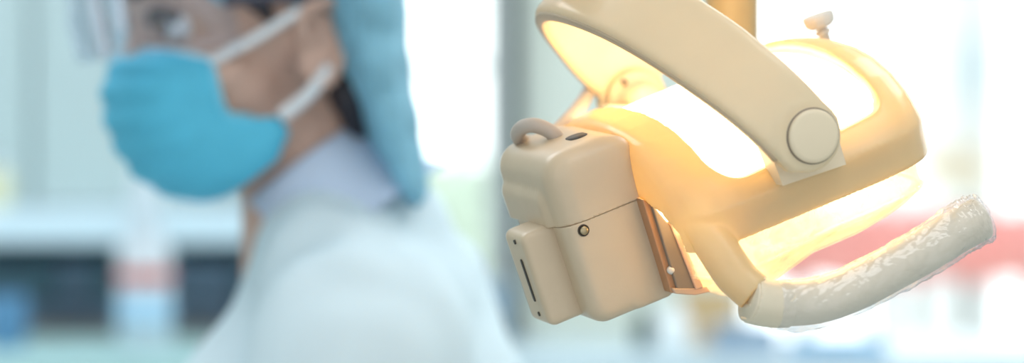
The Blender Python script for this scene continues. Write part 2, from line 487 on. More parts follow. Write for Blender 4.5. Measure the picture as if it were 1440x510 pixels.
# pivots: recessed groove and cap disc outside, boss inside
for sg in (1, -1):
    wo = sg * (YW + .0055)
    ax = Wx * sg
    if sg < 0: PB, PU = FB, FU
    bm = bmesh.new(); lathe(bm, [(0, -.001 * S), (.0162 * S, -.001 * S), (.0162 * S, .0003 * S), (0, .0003 * S)], Y(PU, wo, PB), ax, 48)
    link('cap_groove', tomesh(bm), M_slab, yoke)
    bm = bmesh.new(); lathe(bm, [(0, 0), (.0152 * S, 0), (.0154 * S, .0016 * S), (.0147 * S, .0026 * S), (.0125 * S, .0030 * S), (0, .0034 * S)], Y(PU, wo, PB), ax, 48)
    link('pivot_cap', tomesh(bm), M_capd, yoke)
    wi = sg * (YW - .0060)
    bm = bmesh.new(); lathe(bm, [(0, 0), (.0205 * S, 0), (.0200 * S, .006 * S), (.0180 * S, .0075 * S), (.0120 * S, .0080 * S), (.0115 * S, .020 * S), (0, .021 * S)], Y(PU, wi, PB), -ax, 40)
    pb = link('pivot_boss', tomesh(bm), M_yoke, yoke)
    bm = bmesh.new(); lathe(bm, [(0, 0), (.0026 * S, 0), (.0026 * S, .0012 * S), (0, .0012 * S)], Y(PU + .0160, wi - sg * .0072, PB + .002), -ax, 16)
    link('set_screw', tomesh(bm), M_slab, pb)
    # square bracket plate between the pivot and the rim
    w0, w1 = sorted((sg * .1195, sg * .1360))
    bm = bmesh.new()
    q = [PX(1074, 190, .136)[:2], PX(1101, 261, .136)[:2], PX(1190, 231, .136)[:2], PX(1178, 190, .136)[:2]]
    loft(bm, [[X(l, n, w) for l, n in q] for w in (w0, w1)])
    bp = link('pivot_plate', tomesh(bm), M_capd, lamp, smooth=False)

# --- grip: curved handle with a sleeve, wrapped in film
gp = catmull([(-.0690, .0765, .1350), (-.0602, .0825, .135), (-.0502, .0872, .135), (-.0292, .0938, .135), (-.0060, .0955, .135), (.0185, .0936, .135), (.0433, .0911, .135), (.0660, .0878, .135), (.0800, .0865, .135), (.0850, .0862, .135)], 5)
gr = [S * .0128] * (len(gp) - 3) + [S * .0122, S * .0105, S * .0070]
bm = bmesh.new(); tube(bm, [X3(p) for p in gp], gr, 32)
grip = link('grip', tomesh(bm), M_grip, lamp); grip['label'] = 'cream curved grip bar'
# sleeve at the bracket end with a torn lower lip
bm = bmesh.new()
sp = gp[1:12]
def ring_at(i, r, pts):
    p = X3(pts[i]); t = (X3(pts[min(i + 1, len(pts) - 1)]) - X3(pts[max(i - 1, 0)])).normalized()
    nn = (Wx - t * Wx.dot(t)).normalized(); bb = t.cross(nn)
    return p, nn, bb, t
rings = []
for i in range(len(sp)):
    p, nn, bb, t = ring_at(i, 0, sp)
    ring = []
    for k in range(32):
        a = 2 * PI * k / 32
        ring.append(p + (nn * math.cos(a) + bb * math.sin(a)) * (S * .0137))
    rings.append(ring)
loft(bm, rings, True, True)
# pointed lip
base = [PX(x, y, .137)[:2] for x, y in ((1050, 425), (1062, 430), (1092, 440), (1104, 459), (1072, 456), (1044, 449), (1053, 440))]
loft(bm, [[X(l, n, w) for l, n in base] for w in (.131, .141)], True, True)
link('sleeve', fuse(bm, .0008, 2), M_grip, grip)
# film
gi = gp[8:]
rings = []
sg_ = 72
fine = []
for i in range(len(gi) - 1):
    for k in range(4):
        fine.append(gi[i].lerp(gi[i + 1], k / 4))
fine.append(gi[-1])
fine.append(gi[-1] + Vector((.0035, -.0002, 0)))
nf = len(fine)
for i in range(nf):
    p, nn, bb, t = ring_at(i, 0, fine)
    ring = []
    s = i / nf
    for k in range(sg_):
        a = 2 * PI * k / sg_
        q = Vector((s * 9 + 0.9 * math.sin(a), math.cos(a) * 1.6 + s * 5, math.sin(a) * 1.6))
        wr = 1 - abs(noise.noise(q * 1.7)) * 2.2
        wr2 = 1 - abs(noise.noise(q * 4.1 + Vector((3, 1, 7)))) * 2.2
        r = .0134 + .0008 * max(0, wr) + .0006 * max(0, wr2) + (.0016 * max(0, noise.noise(q * 0.9 + Vector((9, 2, 4)))))
        amp = 0.45 + 0.75 * min(1, max(0, (s - .45) / .3))
        r = .0134 + (r - .0134) * (0.6 + amp)
        if i > nf - 8: r *= max(0.10, 1 - ((i - (nf - 8)) / 7.2) ** 2.6)
        sag = .0012 * max(0, math.sin(a)) * (1 - s) * (0.6 + 0.4 * math.sin(s * 14))
        ring.append(p + (nn * math.cos(a) + bb * math.sin(a)) * (S * (r + sag)))
    rings.append(ring)
bm = bmesh.new(); vv = loft(bm, rings, True, False); bm.faces.new(vv[-1])
film = link('film_wrap', tomesh(bm), M_film, grip); film['label'] = 'crinkled clear cling film'

# --- thumb knob on the arm at the far end
kb = X(*PX(1160, 53, -.045)); kax = (-Nx - Wx * 0.05).normalized()
bm = bmesh.new()
lathe(bm, [(0, -.004 * S), (.0035 * S, -.004 * S), (.0035 * S, .0020 * S), (.0052 * S, .0028 * S), (.0052 * S, .0050 * S), (.0030 * S, .0058 * S), (.0030 * S, .0075 * S), (0, .0075 * S)], kb, kax, 24)
kst = link('knob_stem', tomesh(bm), M_knob, lamp)
bm = bmesh.new()
lathe(bm, [(0, .0068 * S), (.0068 * S, .0068 * S), (.0098 * S, .0090 * S), (.0106 * S, .0130 * S), (.0102 * S, .0156 * S), (0, .0162 * S)], kb, kax, 12)
link('knob_head', tomesh(bm), M_knob, kst, smooth=False)

# --- cable from the housing, looping back to the far side of the yoke
cb = catmull([PX(790, 204, .006), PX(780, 190, .006), PX(767, 181, .003), PX(750, 176, .0), PX(735, 179, -.006), PX(728, 189, -.014), PX(736, 199, -.024), PX(752, 199, -.034),
              PX(775, 190, -.055), PX(799, 168, -.095), PX(817, 147, -.130), PX(827, 131, -.153), PX(836, 116, -.166)], 6)
bm = bmesh.new(); tube(bm, [X3(p) for p in cb], S * .0046, 16)
cabl = link('cable', tomesh(bm), M_cable, lamp); cabl['label'] = 'grey looping cable'
bm = bmesh.new(); lathe(bm, [(0, -.003 * S), (.0085 * S, -.003 * S), (.0080 * S, .0015 * S), (.0060 * S, .0030 * S), (.0052 * S, .0060 * S), (0, .0060 * S)], X(*PX(791, 206, .006)), (-Nx - Lx * 0.4).normalized(), 24)
link('strain_relief', tomesh(bm), M_cable, cabl)
# --- neck that carries the yoke, and the mast behind the lamp
pk = [Y(.1265, 0, BC), Y(.140, 0, BC), Y(.160, .0, BC)]
a_ = Y(.175, -.02, BC)
bm = bmesh.new()
tube(bm, catmull([pk[0], pk[1], pk[2], a_, a_ + Vector((.03, .05, .045)), Vector((.134, .165, .075)) + Vector((0, 0, .10))], 6), S * .012, 20)
nk = link('support_neck', tomesh(bm), M_yoke, lamp)
mast = empty('lamp_mast', (.0672 * 1.76 / 1.76 + .0505, 1.772, 1.36), 'tan vertical tube mast rising behind the dental lamp', 'mast')
mast.location = ((1029 - 720) / FPX * 1.772, 1.772, 1.385)
M_mast = pbr('tan_mast_paint', (0.66, 0.44, 0.20), 0.4, noise_scale=30, noise_amt=0.03)
bm = bmesh.new(); lathe(bm, [(0, 0), (.0125, 0), (.0146, .003), (.0146, 1.415), (0, 1.415)], (0, 0, 0), (0, 0, 1), 40)
link('tube', tomesh(bm), M_mast, mast)
bm = bmesh.new(); lathe(bm, [(.0148, .190), (.0195, .191), (.0200, .194), (.0200, .226), (.0195, .229), (.0148, .230)], (0, 0, 0), (0, 0, 1), 40)
link('clamp_collar', tomesh(bm), M_yoke, mast)
bm = bmesh.new(); lathe(bm, [(0, 1.3995), (.05, 1.3995), (.05, 1.409), (.042, 1.415), (0, 1.415)], (0, 0, 0), (0, 0, 1), 40)
link('ceiling_flange', tomesh(bm), M_yoke, mast)

# ------------------------------------------------------------------ the room
def P(px, py, d): return Vector(((px - 720) / FPX * d, d, CAMZ - (py - 255) / FPX * d))
def PZ(py, d): return CAMZ - (py - 255) / FPX * d
def PXX(px, d): return (px - 720) / FPX * d
def structure(name, me, mat, smooth=False):
    o = link(name, me, mat, smooth=smooth); o['kind'] = 'structure'; return o

M_wall = pbr('wall_paint', (0.70, 0.755, 0.68), 0.8, noise_scale=8, noise_amt=0.02, bump=0.05, bump_scale=300)
M_side = pbr('side_wall_paint', (0.74, 0.78, 0.76), 0.8, noise_scale=8, noise_amt=0.02)
M_floor = pbr('vinyl_floor', (0.45, 0.50, 0.50), 0.4, noise_scale=20, noise_amt=0.06)
M_ceil = pbr('ceiling_paint', (0.82, 0.84, 0.84), 0.85, noise_scale=10, noise_amt=0.02)
M_jamb = pbr('dark_grey_frame', (0.06, 0.08, 0.085), 0.45)
M_wframe = pbr('white_window_frame', (0.80, 0.82, 0.82), 0.4)
M_glass = clear('window_glass', (0.98, 1.0, 1.0), transp=0.9, gloss_rough=0.0, gloss=0.02, transl=0.01)
WY = 4.2          # inner face of the window wall
WT = 0.12
structure('floor', box_mesh((-2.3, -1.2, -.06), (2.6, WY + WT, 0)), M_floor)
structure('ceiling', box_mesh((-2.3, -1.2, 2.80), (2.6, WY + WT, 2.86)), M_ceil)
structure('wall_left', box_mesh((-2.36, -1.2, 0), (-2.3, WY + WT, 2.80)), M_side)
structure('wall_right', box_mesh((2.6, -1.2, 0), (2.66, WY + WT, 2.80)), M_side)
wx0, wx1 = PXX(540, WY), PXX(715, WY)          # first window opening
vx0, vx1 = PXX(1012, WY), 2.30                  # second
SILL = PZ(507, WY)                             # underside of the openings
HEADZ = 2.45
bm = bmesh.new()
for lo, hi in (((-2.3, WY, 0), (wx0, WY + WT, 2.8)), ((wx1, WY, 0), (vx0, WY + WT, 2.8)), ((vx1, WY, 0), (2.6, WY + WT, 2.8)),
               ((wx0, WY, 0), (wx1, WY + WT, SILL)), ((vx0, WY, 0), (vx1, WY + WT, SILL)),
               ((wx0, WY, HEADZ), (wx1, WY + WT, 2.8)), ((vx0, WY, HEADZ), (vx1, WY + WT, 2.8))):
    add_box(bm, lo, hi)
structure('wall_back', tomesh(bm), M_wall)
def window(name, x0, x1, bars, jamb_r=None):
    bm = bmesh.new(); f = .028; y0, y1 = WY + .03, WY + .08
    for lo, hi in (((x0, y0, SILL), (x0 + f, y1, HEADZ)), ((x1 - f, y0, SILL), (x1, y1, HEADZ)),
                   ((x0, y0, SILL), (x1, y1, SILL + f)), ((x0, y0, HEADZ - f), (x1, y1, HEADZ))):
        add_box(bm, lo, hi, .003, 2)
    for xb, wb in bars: add_box(bm, (xb - wb, y0, SILL), (xb + wb, y1, HEADZ), .003, 2)
    w = structure(name, tomesh(bm), M_wframe)
    g = link('pane', box_mesh((x0 + .004, WY + .052, SILL + .004), (x1 - .004, WY + .057, HEADZ - .004)), M_glass, w, smooth=False)
    return w
w1 = window('window_1', wx0, wx1, [])
bm = bmesh.new(); add_box(bm, (wx1 - .003, WY - .03, .0), (wx1 + .016, WY + .0, 2.6), .002, 2)
structure('trim_1', tomesh(bm), M_jamb)
bm = bmesh.new(); add_box(bm, (wx0 + .02, WY + .04, PZ(97, WY)), (wx1 - .02, WY + .07, PZ(86, WY)), .002, 2)
link('transom', tomesh(bm), M_wframe, w1, smooth=False)
window('window_2', vx0, vx1, [(PXX(1500, WY), .02), (1.5, .02)])

M_fill = emit('fill_panel_glow', (0.94, 0.98, 1.0), 5.0)
M_fill2 = emit('dim_fill_panel_glow', (0.96, 0.98, 1.0), 3.0)
for x, y, side_ in ((-1.0, 2.9, 'left, above the shelf side'), (1.0, 2.9, 'right, above the wide window side'), (.55, .75, 'near side, above the dental lamp')):  # unseen fill panels added to brighten the room and give highlights
    cl = empty('fill_panel', (x, y, 2.80), 'flat fill panel added at the ceiling on the ' + side_, 'fill panel', 'added fill panels')
    bm = bmesh.new()
    for lo, hi in (((-.63, -.63, -.03), (.63, -.60, 0)), ((-.63, .60, -.03), (.63, .63, 0)), ((-.63, -.60, -.03), (-.60, .60, 0)), ((.60, -.60, -.03), (.63, .60, 0))):
        add_box(bm, lo, hi)
    link('frame', tomesh(bm), M_wframe, cl, smooth=False)
    link('diffuser', box_mesh((-.60, -.60, -.020), (.60, .60, -.012)), M_fill if y > 2 else M_fill2, cl, smooth=False)
# --- outside: paving, hedge, pale building, red banner on a post railing
M_pave = pbr('pale_paving', (0.72, 0.74, 0.72), 0.8, noise_scale=6, noise_amt=0.08)
structure('ground_outside', box_mesh((-12, WY + WT, -.12), (14, 30, -.06)), M_pave)
M_hedge = pbr('sage_hedge_leaves', (0.62, 0.72, 0.60), 0.7, noise_scale=25, noise_amt=0.3)
bm = bmesh.new()
rg = random.Random(3)
for k in range(1500):
    x, y, z = rg.uniform(-1.6, .5), rg.uniform(7.6, 8.2), rg.uniform(.0, 1.50) + rg.uniform(-.05, .05)
    r = rg.uniform(.03, .06); e = Euler((rg.uniform(0, 6), rg.uniform(0, 6), rg.uniform(0, 6))).to_matrix()
    vs = [bm.verts.new(Vector((x, y, z)) + e @ Vector(q)) for q in ((-r, 0, 0), (0, -.45 * r, .1 * r), (r, 0, 0), (0, .45 * r, .1 * r))]
    bm.faces.new(vs)
add_box(bm, (-1.6, 7.65, -.06), (.5, 8.15, 1.47), .05, 3)
hd = link('hedge', tomesh(bm, recalc=False), M_hedge, smooth=False); tag(hd, 'pale sage green clipped hedge outside the narrow window', 'hedge')

M_bwall = pbr('white_render', (0.86, 0.88, 0.88), 0.8, noise_scale=3, noise_amt=0.03)
M_bwin = pbr('blue_grey_pane', (0.50, 0.62, 0.68), 0.2)
M_awn = pbr('sand_awning_cloth', (0.62, 0.52, 0.36), 0.8)
bl = empty('building', (2.2, 14.0, -.06), 'white building seen far out through the wide window', 'building')
link('wall', box_mesh((PXX(1325, 14) - 2.2, 0, 0), (PXX(1412, 14) - 2.2, 3, 4.2), .02, 2), M_bwall, bl, smooth=False)
for px in (1372,):
    x = PXX(px, 13.95) - 2.2
    f = link('window', box_mesh((x - .075, -.05, PZ(150, 13.95) + .06), (x + .075, .01, PZ(45, 13.95) + .06), .01, 2), M_bwall, bl, smooth=False)
    link('pane', box_mesh((x - .055, -.06, PZ(144, 13.95) + .06), (x + .055, -.045, PZ(52, 13.95) + .06)), M_bwin, f, smooth=False)
x = PXX(1345, 13.9) - 2.2
bm = bmesh.new()
z0 = PZ(258, 13.9) + .06
loft(bm, [[(x - .17, -.40, z0), (x - .17, -.40, z0 + .05), (x - .17, 0, z0 + .15), (x - .17, 0, z0 + .11)], [(x + .12, -.40, z0), (x + .12, -.40, z0 + .05), (x + .12, 0, z0 + .15), (x + .12, 0, z0 + .11)]])
aw = link('awning', tomesh(bm), M_awn, bl, smooth=False); aw['label'] = 'sand coloured awning'

M_red = pbr('red_banner_cloth', (0.88, 0.36, 0.34), 0.75, noise_scale=6, noise_amt=0.12)
M_post = pbr('grey_post_paint', (0.24, 0.26, 0.26), 0.5)
RD = 5.4
rl = empty('railing', (PXX(1290, RD), RD, -.06), 'grey post railing outside the wide window with a red banner', 'railing')
ox = PXX(1290, RD)
zt, zb = PZ(297, RD) + .06, PZ(402, RD) + .06
x0, x1 = PXX(1020, RD) - ox, PXX(1640, RD) - ox
bm = bmesh.new(); rings = []
for i in range(121):
    x = x0 + (x1 - x0) * i / 120; off = .012 * math.sin(i * 1.1) + .006 * math.sin(i * .37)
    sag = .012 * abs(math.sin(i * PI / 17))
    rings.append([(x, -.03 + off, zt), (x, -.026 + off, zt), (x, -.026 + off, zb + sag), (x, -.03 + off, zb + sag)])
loft(bm, rings)
bn = link('banner', tomesh(bm), M_red, rl); bn['label'] = 'long red banner cloth'
for px in (1040, 1130, 1237, 1290, 1356, 1450, 1560):
    x = PXX(px, RD) - ox
    bm = bmesh.new(); lathe(bm, [(0, 0), (.018, 0), (.014, .01), (.014, zt + .005), (.006, zt + .012), (0, zt + .012)], (x, 0, 0), (0, 0, 1), 16)
    link('post', tomesh(bm), M_post, rl)
bm = bmesh.new(); tube(bm, [(x0, 0, zt - .006), (x1, 0, zt - .006)], .006, 12)
link('rail', tomesh(bm), M_post, rl)

# --- left side: counter, open shelf with small drawers, cupboard above
M_cab = pbr('pale_cyan_laminate', (0.475, 0.605, 0.63), 0.45, noise_scale=4, noise_amt=0.02)
M_teal = pbr('teal_worktop', (0.42, 0.66, 0.68), 0.4, noise_scale=14, noise_amt=0.03)
M_board = pbr('pale_blue_board', (0.66, 0.82, 0.92), 0.35)
M_slate = pbr('slate_back_panel', (0.13, 0.20, 0.24), 0.6)
M_drw = pbr('dark_teal_drawer', (0.055, 0.12, 0.16), 0.5, noise_scale=9, noise_amt=0.15)
M_drw2 = pbr('slate_blue_drawer', (0.13, 0.19, 0.27), 0.5, noise_scale=9, noise_amt=0.15)
M_shade = pbr('brown_shade_strip', (0.16, 0.15, 0.12), 0.6, noise_scale=20, noise_amt=0.2)
CZ = PZ(474, 4.0)          # counter height
cx0, cx1 = -1.5, PXX(470, 4.0)
ct = empty('counter', ((cx0 + cx1) / 2, 3.9, 0), 'teal topped counter along the wall behind the masked person', 'counter')
hx = (cx1 - cx0) / 2
link('body', box_mesh((-hx, -.30, 0), (hx, WY - 3.9 - .002, CZ - .035), .004, 2), M_cab, ct, smooth=False)
link('worktop', box_mesh((-hx - .01, -.33, CZ - .035), (hx + .01, WY - 3.9 - .002, CZ), .006, 3), M_teal, ct, smooth=False)
for k in range(3):
    xa = -hx + .01 + k * (2 * hx - .02) / 3
    dr = link('door', box_mesh((xa + .004, -.318, .08), (xa + (2 * hx - .02) / 3 - .004, -.299, CZ - .045), .004, 2), M_cab, ct, smooth=False)
    bm = bmesh.new(); xm = xa + .2; tube(bm, catmull([(xm, -.318, CZ - .12), (xm, -.345, CZ - .12), (xm + .1, -.345, CZ - .12), (xm + .1, -.318, CZ - .12)], 4), .005, 10)
    link('handle', tomesh(bm), M_post, dr)
SY = 4.02
sh = empty('shelf_unit', ((cx0 + cx1) / 2, SY, CZ), 'dark open shelf unit under a thick pale blue board, on the counter', 'shelf unit')
zt_, zb_ = PZ(291, SY) - CZ, PZ(342, SY) - CZ
link('top_board', box_mesh((-hx, -.06, zb_), (hx, WY - SY - .002, zt_), .004, 2), M_board, sh, smooth=False)
link('back_panel', box_mesh((-hx + .02, .14, .0), (hx - .02, WY - SY - .004, zb_)), M_slate, sh, smooth=False)
bs = link('shade_strip', box_mesh((-hx, -.02, 0), (hx, .14, .012), .002, 2), M_shade, sh, smooth=False)  # brown strip stands in for the shadow along the back edge
for x in (-hx, hx - .02):
    link('side_panel', box_mesh((x, -.02, .0), (x + .02, .15, zb_), .002, 2), M_slate, sh, smooth=False)
px_edges = [-250, -150, -60, 78, 122, 235, 330, 420]
row_z = [(.013, PZ(425, SY) - CZ), (PZ(423, SY) - CZ, PZ(366, SY) - CZ)]
mids = (cx0 + cx1) / 2
for i in range(len(px_edges) - 1):
    for j, (za, zb2) in enumerate(row_z):
        xa, xb = PXX(px_edges[i], SY) - mids, PXX(px_edges[i + 1], SY) - mids
        m = M_drw2 if j == 0 or i in (3, 5) else M_drw
        d_ = link('drawer', box_mesh((xa + .002, .02, za), (xb - .002, .138, zb2 - .002), .003, 2), m, sh, smooth=False)
        bm = bmesh.new(); lathe(bm, [(0, 0), (.003, 0), (.003, .004), (.005, .007), (.004, .010), (0, .011)], ((xa + xb) / 2, .02, (za + zb2) / 2), (0, -1, 0), 14)
        link('knob', tomesh(bm), M_drw2, d_)
# cupboard above the shelf board
cb_ = empty('wall_cupboard', (mids, 4.05, PZ(291, SY) + .0), 'pale cyan wall cupboard with flush doors above the blue board', 'cupboard')
zc = 1.1
link('body', box_mesh((-hx, -.05, 0.0005), (hx, WY - 4.05 - .003, zc), .003, 2), M_cab, cb_, smooth=False)
ed = [cx0 + .003, PXX(-180, 4.0), PXX(48, 4.0), PXX(330, 4.0), cx1 - .003]
for k in range(4):
    dd = link('door', box_mesh((ed[k] - mids + .004, -.068, .003), (ed[k + 1] - mids - .004, -.051, zc - .004), .002, 2), M_cab, cb_, smooth=False)
    bm = bmesh.new(); xk = (ed[k + 1] - mids - .05) if k % 2 == 0 else (ed[k] - mids + .05)
    tube(bm, catmull([(xk, -.067, .30), (xk, -.092, .30), (xk, -.092, .42), (xk, -.067, .42)], 4), .004, 10)
    link('handle', tomesh(bm), M_post, dd)

# dispenser bottle with a red band on the counter
M_bot = pbr('milky_bottle_plastic', (0.78, 0.88, 0.95), 0.35, transl=0.3)
M_red2 = pbr('red_label_band', (0.62, 0.16, 0.13), 0.5)
M_bblue = pbr('pale_blue_liquid', (0.42, 0.66, 0.86), 0.35)
bd = 3.70
bz = CZ
bo = empty('dispenser_bottle', (PXX(203, bd), bd, bz), 'tall milky dispenser bottle with a red band in front of the shelf', 'bottle')
k_ = bd / FPX
zz = lambda py: PZ(py, bd) - bz
bm = bmesh.new(); lathe(bm, [(0, 0), (.028, 0), (.031, .004), (.031, zz(425)), (.031, zz(352)), (.026, zz(340)), (.019, zz(330)), (0, zz(330))], (0, 0, 0), (0, 0, 1), 36)
link('body', tomesh(bm), M_bot, bo)
bm = bmesh.new(); lathe(bm, [(.0312, zz(398)), (.0316, zz(397)), (.0316, zz(379)), (.0312, zz(378))], (0, 0, 0), (0, 0, 1), 36)
rb = link('band', tomesh(bm), M_red2, bo); rb['label'] = 'red band'
bm = bmesh.new(); lathe(bm, [(.0312, zz(455)), (.0317, zz(454)), (.0317, zz(415)), (.0312, zz(414))], (0, 0, 0), (0, 0, 1), 36)
rb = link('label', tomesh(bm), M_bblue, bo); rb['label'] = 'pale blue label'
bm = bmesh.new(); lathe(bm, [(0, zz(331)), (.020, zz(331)), (.0205, zz(325)), (.018, zz(285)), (.014, zz(255)), (.012, zz(238)), (.008, zz(232)), (0, zz(232))], (0, 0, 0), (0, 0, 1), 30)
link('cap', tomesh(bm), M_bot, bo)

M_cup = pbr('blue_cup_plastic', (0.12, 0.29, 0.50), 0.4)
cd = 3.74
bm = bmesh.new(); lathe(bm, [(0, 0), (.020, 0), (.022, .003), (.026, .058), (.0265, .060), (.0245, .060), (.0205, .006), (0, .005)], (0, 0, 0), (0, 0, 1), 30)
cu = link('cup', tomesh(bm), M_cup, loc=(PXX(8, cd), cd, CZ)); tag(cu, 'small blue cup on the teal counter, left of the dispenser bottle', 'cup')
M_jar = pbr('pale_yellow_jar', (0.80, 0.80, 0.55), 0.4)
jr = empty('jar', (PXX(-6, SY - .03), SY - .035, PZ(291, SY)), 'pale yellow jar on the pale blue shelf board', 'jar')
bm = bmesh.new(); lathe(bm, [(0, 0), (.018, 0), (.019, .002), (.019, .040), (.015, .045), (0, .045)], (0, 0, 0), (0, 0, 1), 28)
link('body', tomesh(bm), M_jar, jr)
bm = bmesh.new(); lathe(bm, [(0, .045), (.0165, .045), (.0165, .055), (.015, .057), (0, .057)], (0, 0, 0), (0, 0, 1), 28)
link('lid', tomesh(bm), M_bot, jr)

# --- counter under the wide window and the things on it
M_ctop = pbr('pale_blue_counter', (0.56, 0.70, 0.78), 0.35)
KD = 3.75
KZ = PZ(500, KD)
c2 = empty('window_counter', (.9, 3.95, 0), 'pale blue counter running under the wide window', 'counter')
link('body', box_mesh((-.97, -.20, 0), (1.6, WY - 3.95 - .002, KZ - .03), .004, 2), M_cab, c2, smooth=False)
link('worktop', box_mesh((-.98, -.24, KZ - .03), (1.6, WY - 3.95 - .002, KZ), .006, 3), M_ctop, c2, smooth=False)
for k in range(4):
    link('door', box_mesh((-.96 + k * .64, -.216, .08), (-.96 + (k + 1) * .64 - .01, -.199, KZ - .04), .004, 2), M_cab, c2, smooth=False)
M_dkg = pbr('dark_green_bottle', (0.05, 0.09, 0.085), 0.25)
M_wht = pbr('white_bottle_plastic', (0.84, 0.90, 0.92), 0.4)
def bottle(name, px, d, pytop, wpx, m, label, capm):
    z = PZ(pytop, d) - KZ; r = wpx / 2 * d / FPX
    t = empty(name, (PXX(px, d), d, KZ), label, 'bottle')
    bm = bmesh.new(); lathe(bm, [(0, 0), (r * .92, 0), (r, .004), (r, z * .62), (r * .82, z * .72), (r * .45, z * .80), (r * .42, z * .88), (0, z * .88)], (0, 0, 0), (0, 0, 1), 32)
    link('body', tomesh(bm), m, t)
    bm = bmesh.new(); lathe(bm, [(0, z * .86), (r * .55, z * .86), (r * .55, z * .97), (r * .48, z), (0, z)], (0, 0, 0), (0, 0, 1), 32)
    link('cap', tomesh(bm), capm, t)
bottle('dark_bottle', 906, 3.95, 432, 30, M_dkg, 'slim dark green bottle below the lamp housing, left of the white bottle', M_dkg)
bottle('white_bottle', 946, 3.85, 425, 52, M_wht, 'rounded white bottle on the window counter beside the tan box', M_wht)
M_tan = pbr('tan_carton', (0.60, 0.42, 0.22), 0.7, noise_scale=15, noise_amt=0.06)
M_tape = pbr('carton_tape', (0.66, 0.52, 0.32), 0.4)
tb = empty('carton_box', (PXX(995, 4.05), 4.05, KZ), 'tan cardboard box on the counter below the glowing lens', 'box')
zb3 = PZ(404, 4.05) - KZ
link('carton', box_mesh((-.034, -.04, 0), (.034, .04, zb3), .002, 2), M_tan, tb, smooth=False)
link('tape', box_mesh((-.0345, -.012, zb3 - .03), (.0345, .012, zb3 + .0006)), M_tape, tb, smooth=False)
M_blue = pbr('blue_towel_cloth', (0.06, 0.32, 0.58), 0.8, noise_scale=50, noise_amt=0.1, bump=0.3, bump_scale=300)
M_lav = pbr('slate_blue_cloth', (0.30, 0.42, 0.55), 0.8, noise_scale=50, noise_amt=0.1, bump=0.3, bump_scale=300)
def towel(name, px0, px1, pytop, d, m, label):
    x0, x1 = PXX(px0, d), PXX(px1, d); z = PZ(pytop, d) - KZ
    t = empty(name, ((x0 + x1) / 2, d, KZ), label, 'towel', 'folded towels on the window counter'); hw = (x1 - x0) / 2
    n = 3
    for k in range(n):
        bm = bmesh.new(); add_box(bm, (-hw * (1 - .03 * k), -.05, z * k / n), (hw * (1 - .03 * k), .05, z * (k + 1) / n - .0004), z / n * .45, 3)
        link('fold', tomesh(bm), m, t)
towel('folded_towel', 1000, 1095, 456, 3.86, M_lav, 'slate blue folded towel in front of the tan box')
towel('folded_towel', 1108, 1245, 476, 3.84, M_blue, 'bright blue folded towel below the film-wrapped grip')
M_bin = pbr('blue_grey_case', (0.34, 0.48, 0.60), 0.5)
bn2 = empty('storage_case', (PXX(688, 3.98), 3.98, KZ), 'blue-grey storage case beside the dark window frame', 'case')
zb4 = PZ(398, 3.98) - KZ
link('case', box_mesh((-.021, -.05, 0), (.021, .05, zb4 * .82), .004, 3), M_bin, bn2, smooth=False)
link('lid', box_mesh((-.0225, -.052, zb4 * .82), (.0225, .052, zb4), .003, 3), M_bin, bn2, smooth=False)
# ------------------------------------------------------------------ the masked person
PD = 2.10
PSC = PD / FPX
def H(px, py, d=PD): return P(px, py, d)
HS = .94
ps, pp = math.radians(26), math.radians(8)
f0 = Vector((-math.cos(ps), -math.sin(ps), 0)); s0 = Vector((math.sin(ps), -math.cos(ps), 0)); z0_ = Vector((0, 0, 1))
hf = f0 * math.cos(pp) - z0_ * math.sin(pp); hu = z0_ * math.cos(pp) + f0 * math.sin(pp); hs = s0
HC = H(443, 68) - hs * .072 * HS
def h(f, s, u): return HC + (hf * f + hs * s + hu * u) * HS
HR = Matrix((hf, hs, hu)).transposed()           # head axes
BASE = Vector((H(470, 300).x, 2.2, 0))
person = empty('person', BASE, 'person in white coat, blue face mask, clear goggles and blue bouffant cap', 'person')
def loc(p): return Vector(p) - BASE
def hell(bm, f, s, u, r, rot=None, seg=24): ellipsoid(bm, loc(h(f, s, u)), tuple(q * HS for q in r), HR if rot is None else HR @ rot, seg)
def hcap(bm, a, b, ra, rb): capsule(bm, loc(h(*a)), loc(h(*b)), ra, rb)

def skin_mat():
    m = pbr('skin', (0.62, 0.41, 0.33), 0.5, noise_scale=30, noise_amt=0.05)
    m.node_tree.nodes['Principled BSDF'].inputs['Subsurface Weight'].default_value = 0.0
    return m
M_skin = skin_mat()
M_hair = pbr('dark_hair', (0.025, 0.022, 0.03), 0.55, bump=0.6, bump_scale=300, stretch=(1, 1, .1))
M_coat = pbr('white_coat_cotton', (0.71, 0.85, 0.92), 0.85, noise_scale=12, noise_amt=0.02, bump=0.2, bump_scale=500)
M_collar = pbr('pale_blue_collar', (0.56, 0.68, 0.86), 0.8)
M_mask = pbr('blue_mask_fabric', (0.11, 0.58, 0.82), 0.8, noise_scale=60, noise_amt=0.05, transl=0.1)
M_mtrim = pbr('white_mask_trim', (0.62, 0.80, 0.90), 0.8)
M_mside = pbr('pale_mask_edge', (0.22, 0.66, 0.86), 0.8)
M_loop = pbr('white_ear_loop', (0.80, 0.84, 0.88), 0.8)
M_capc = pbr('blue_cap_fabric', (0.30, 0.62, 0.78), 0.8, noise_scale=35, noise_amt=0.22, bump=0.5, bump_scale=90, transl=0.25)
M_gog = clear('goggle_lens', (0.90, 0.93, 0.97), transp=0.75, gloss_rough=0.03, gloss=0.03, transl=0.02)
M_glint = pbr('glint_metal', (1.0, 1.0, 1.0), 0.18, metal=1.0)
M_temple = pbr('dark_goggle_arm', (0.06, 0.06, 0.09), 0.4)
M_trous = pbr('pale_trousers', (0.55, 0.65, 0.70), 0.8)
M_shoe = pbr('white_shoe', (0.8, 0.8, 0.8), 0.5)

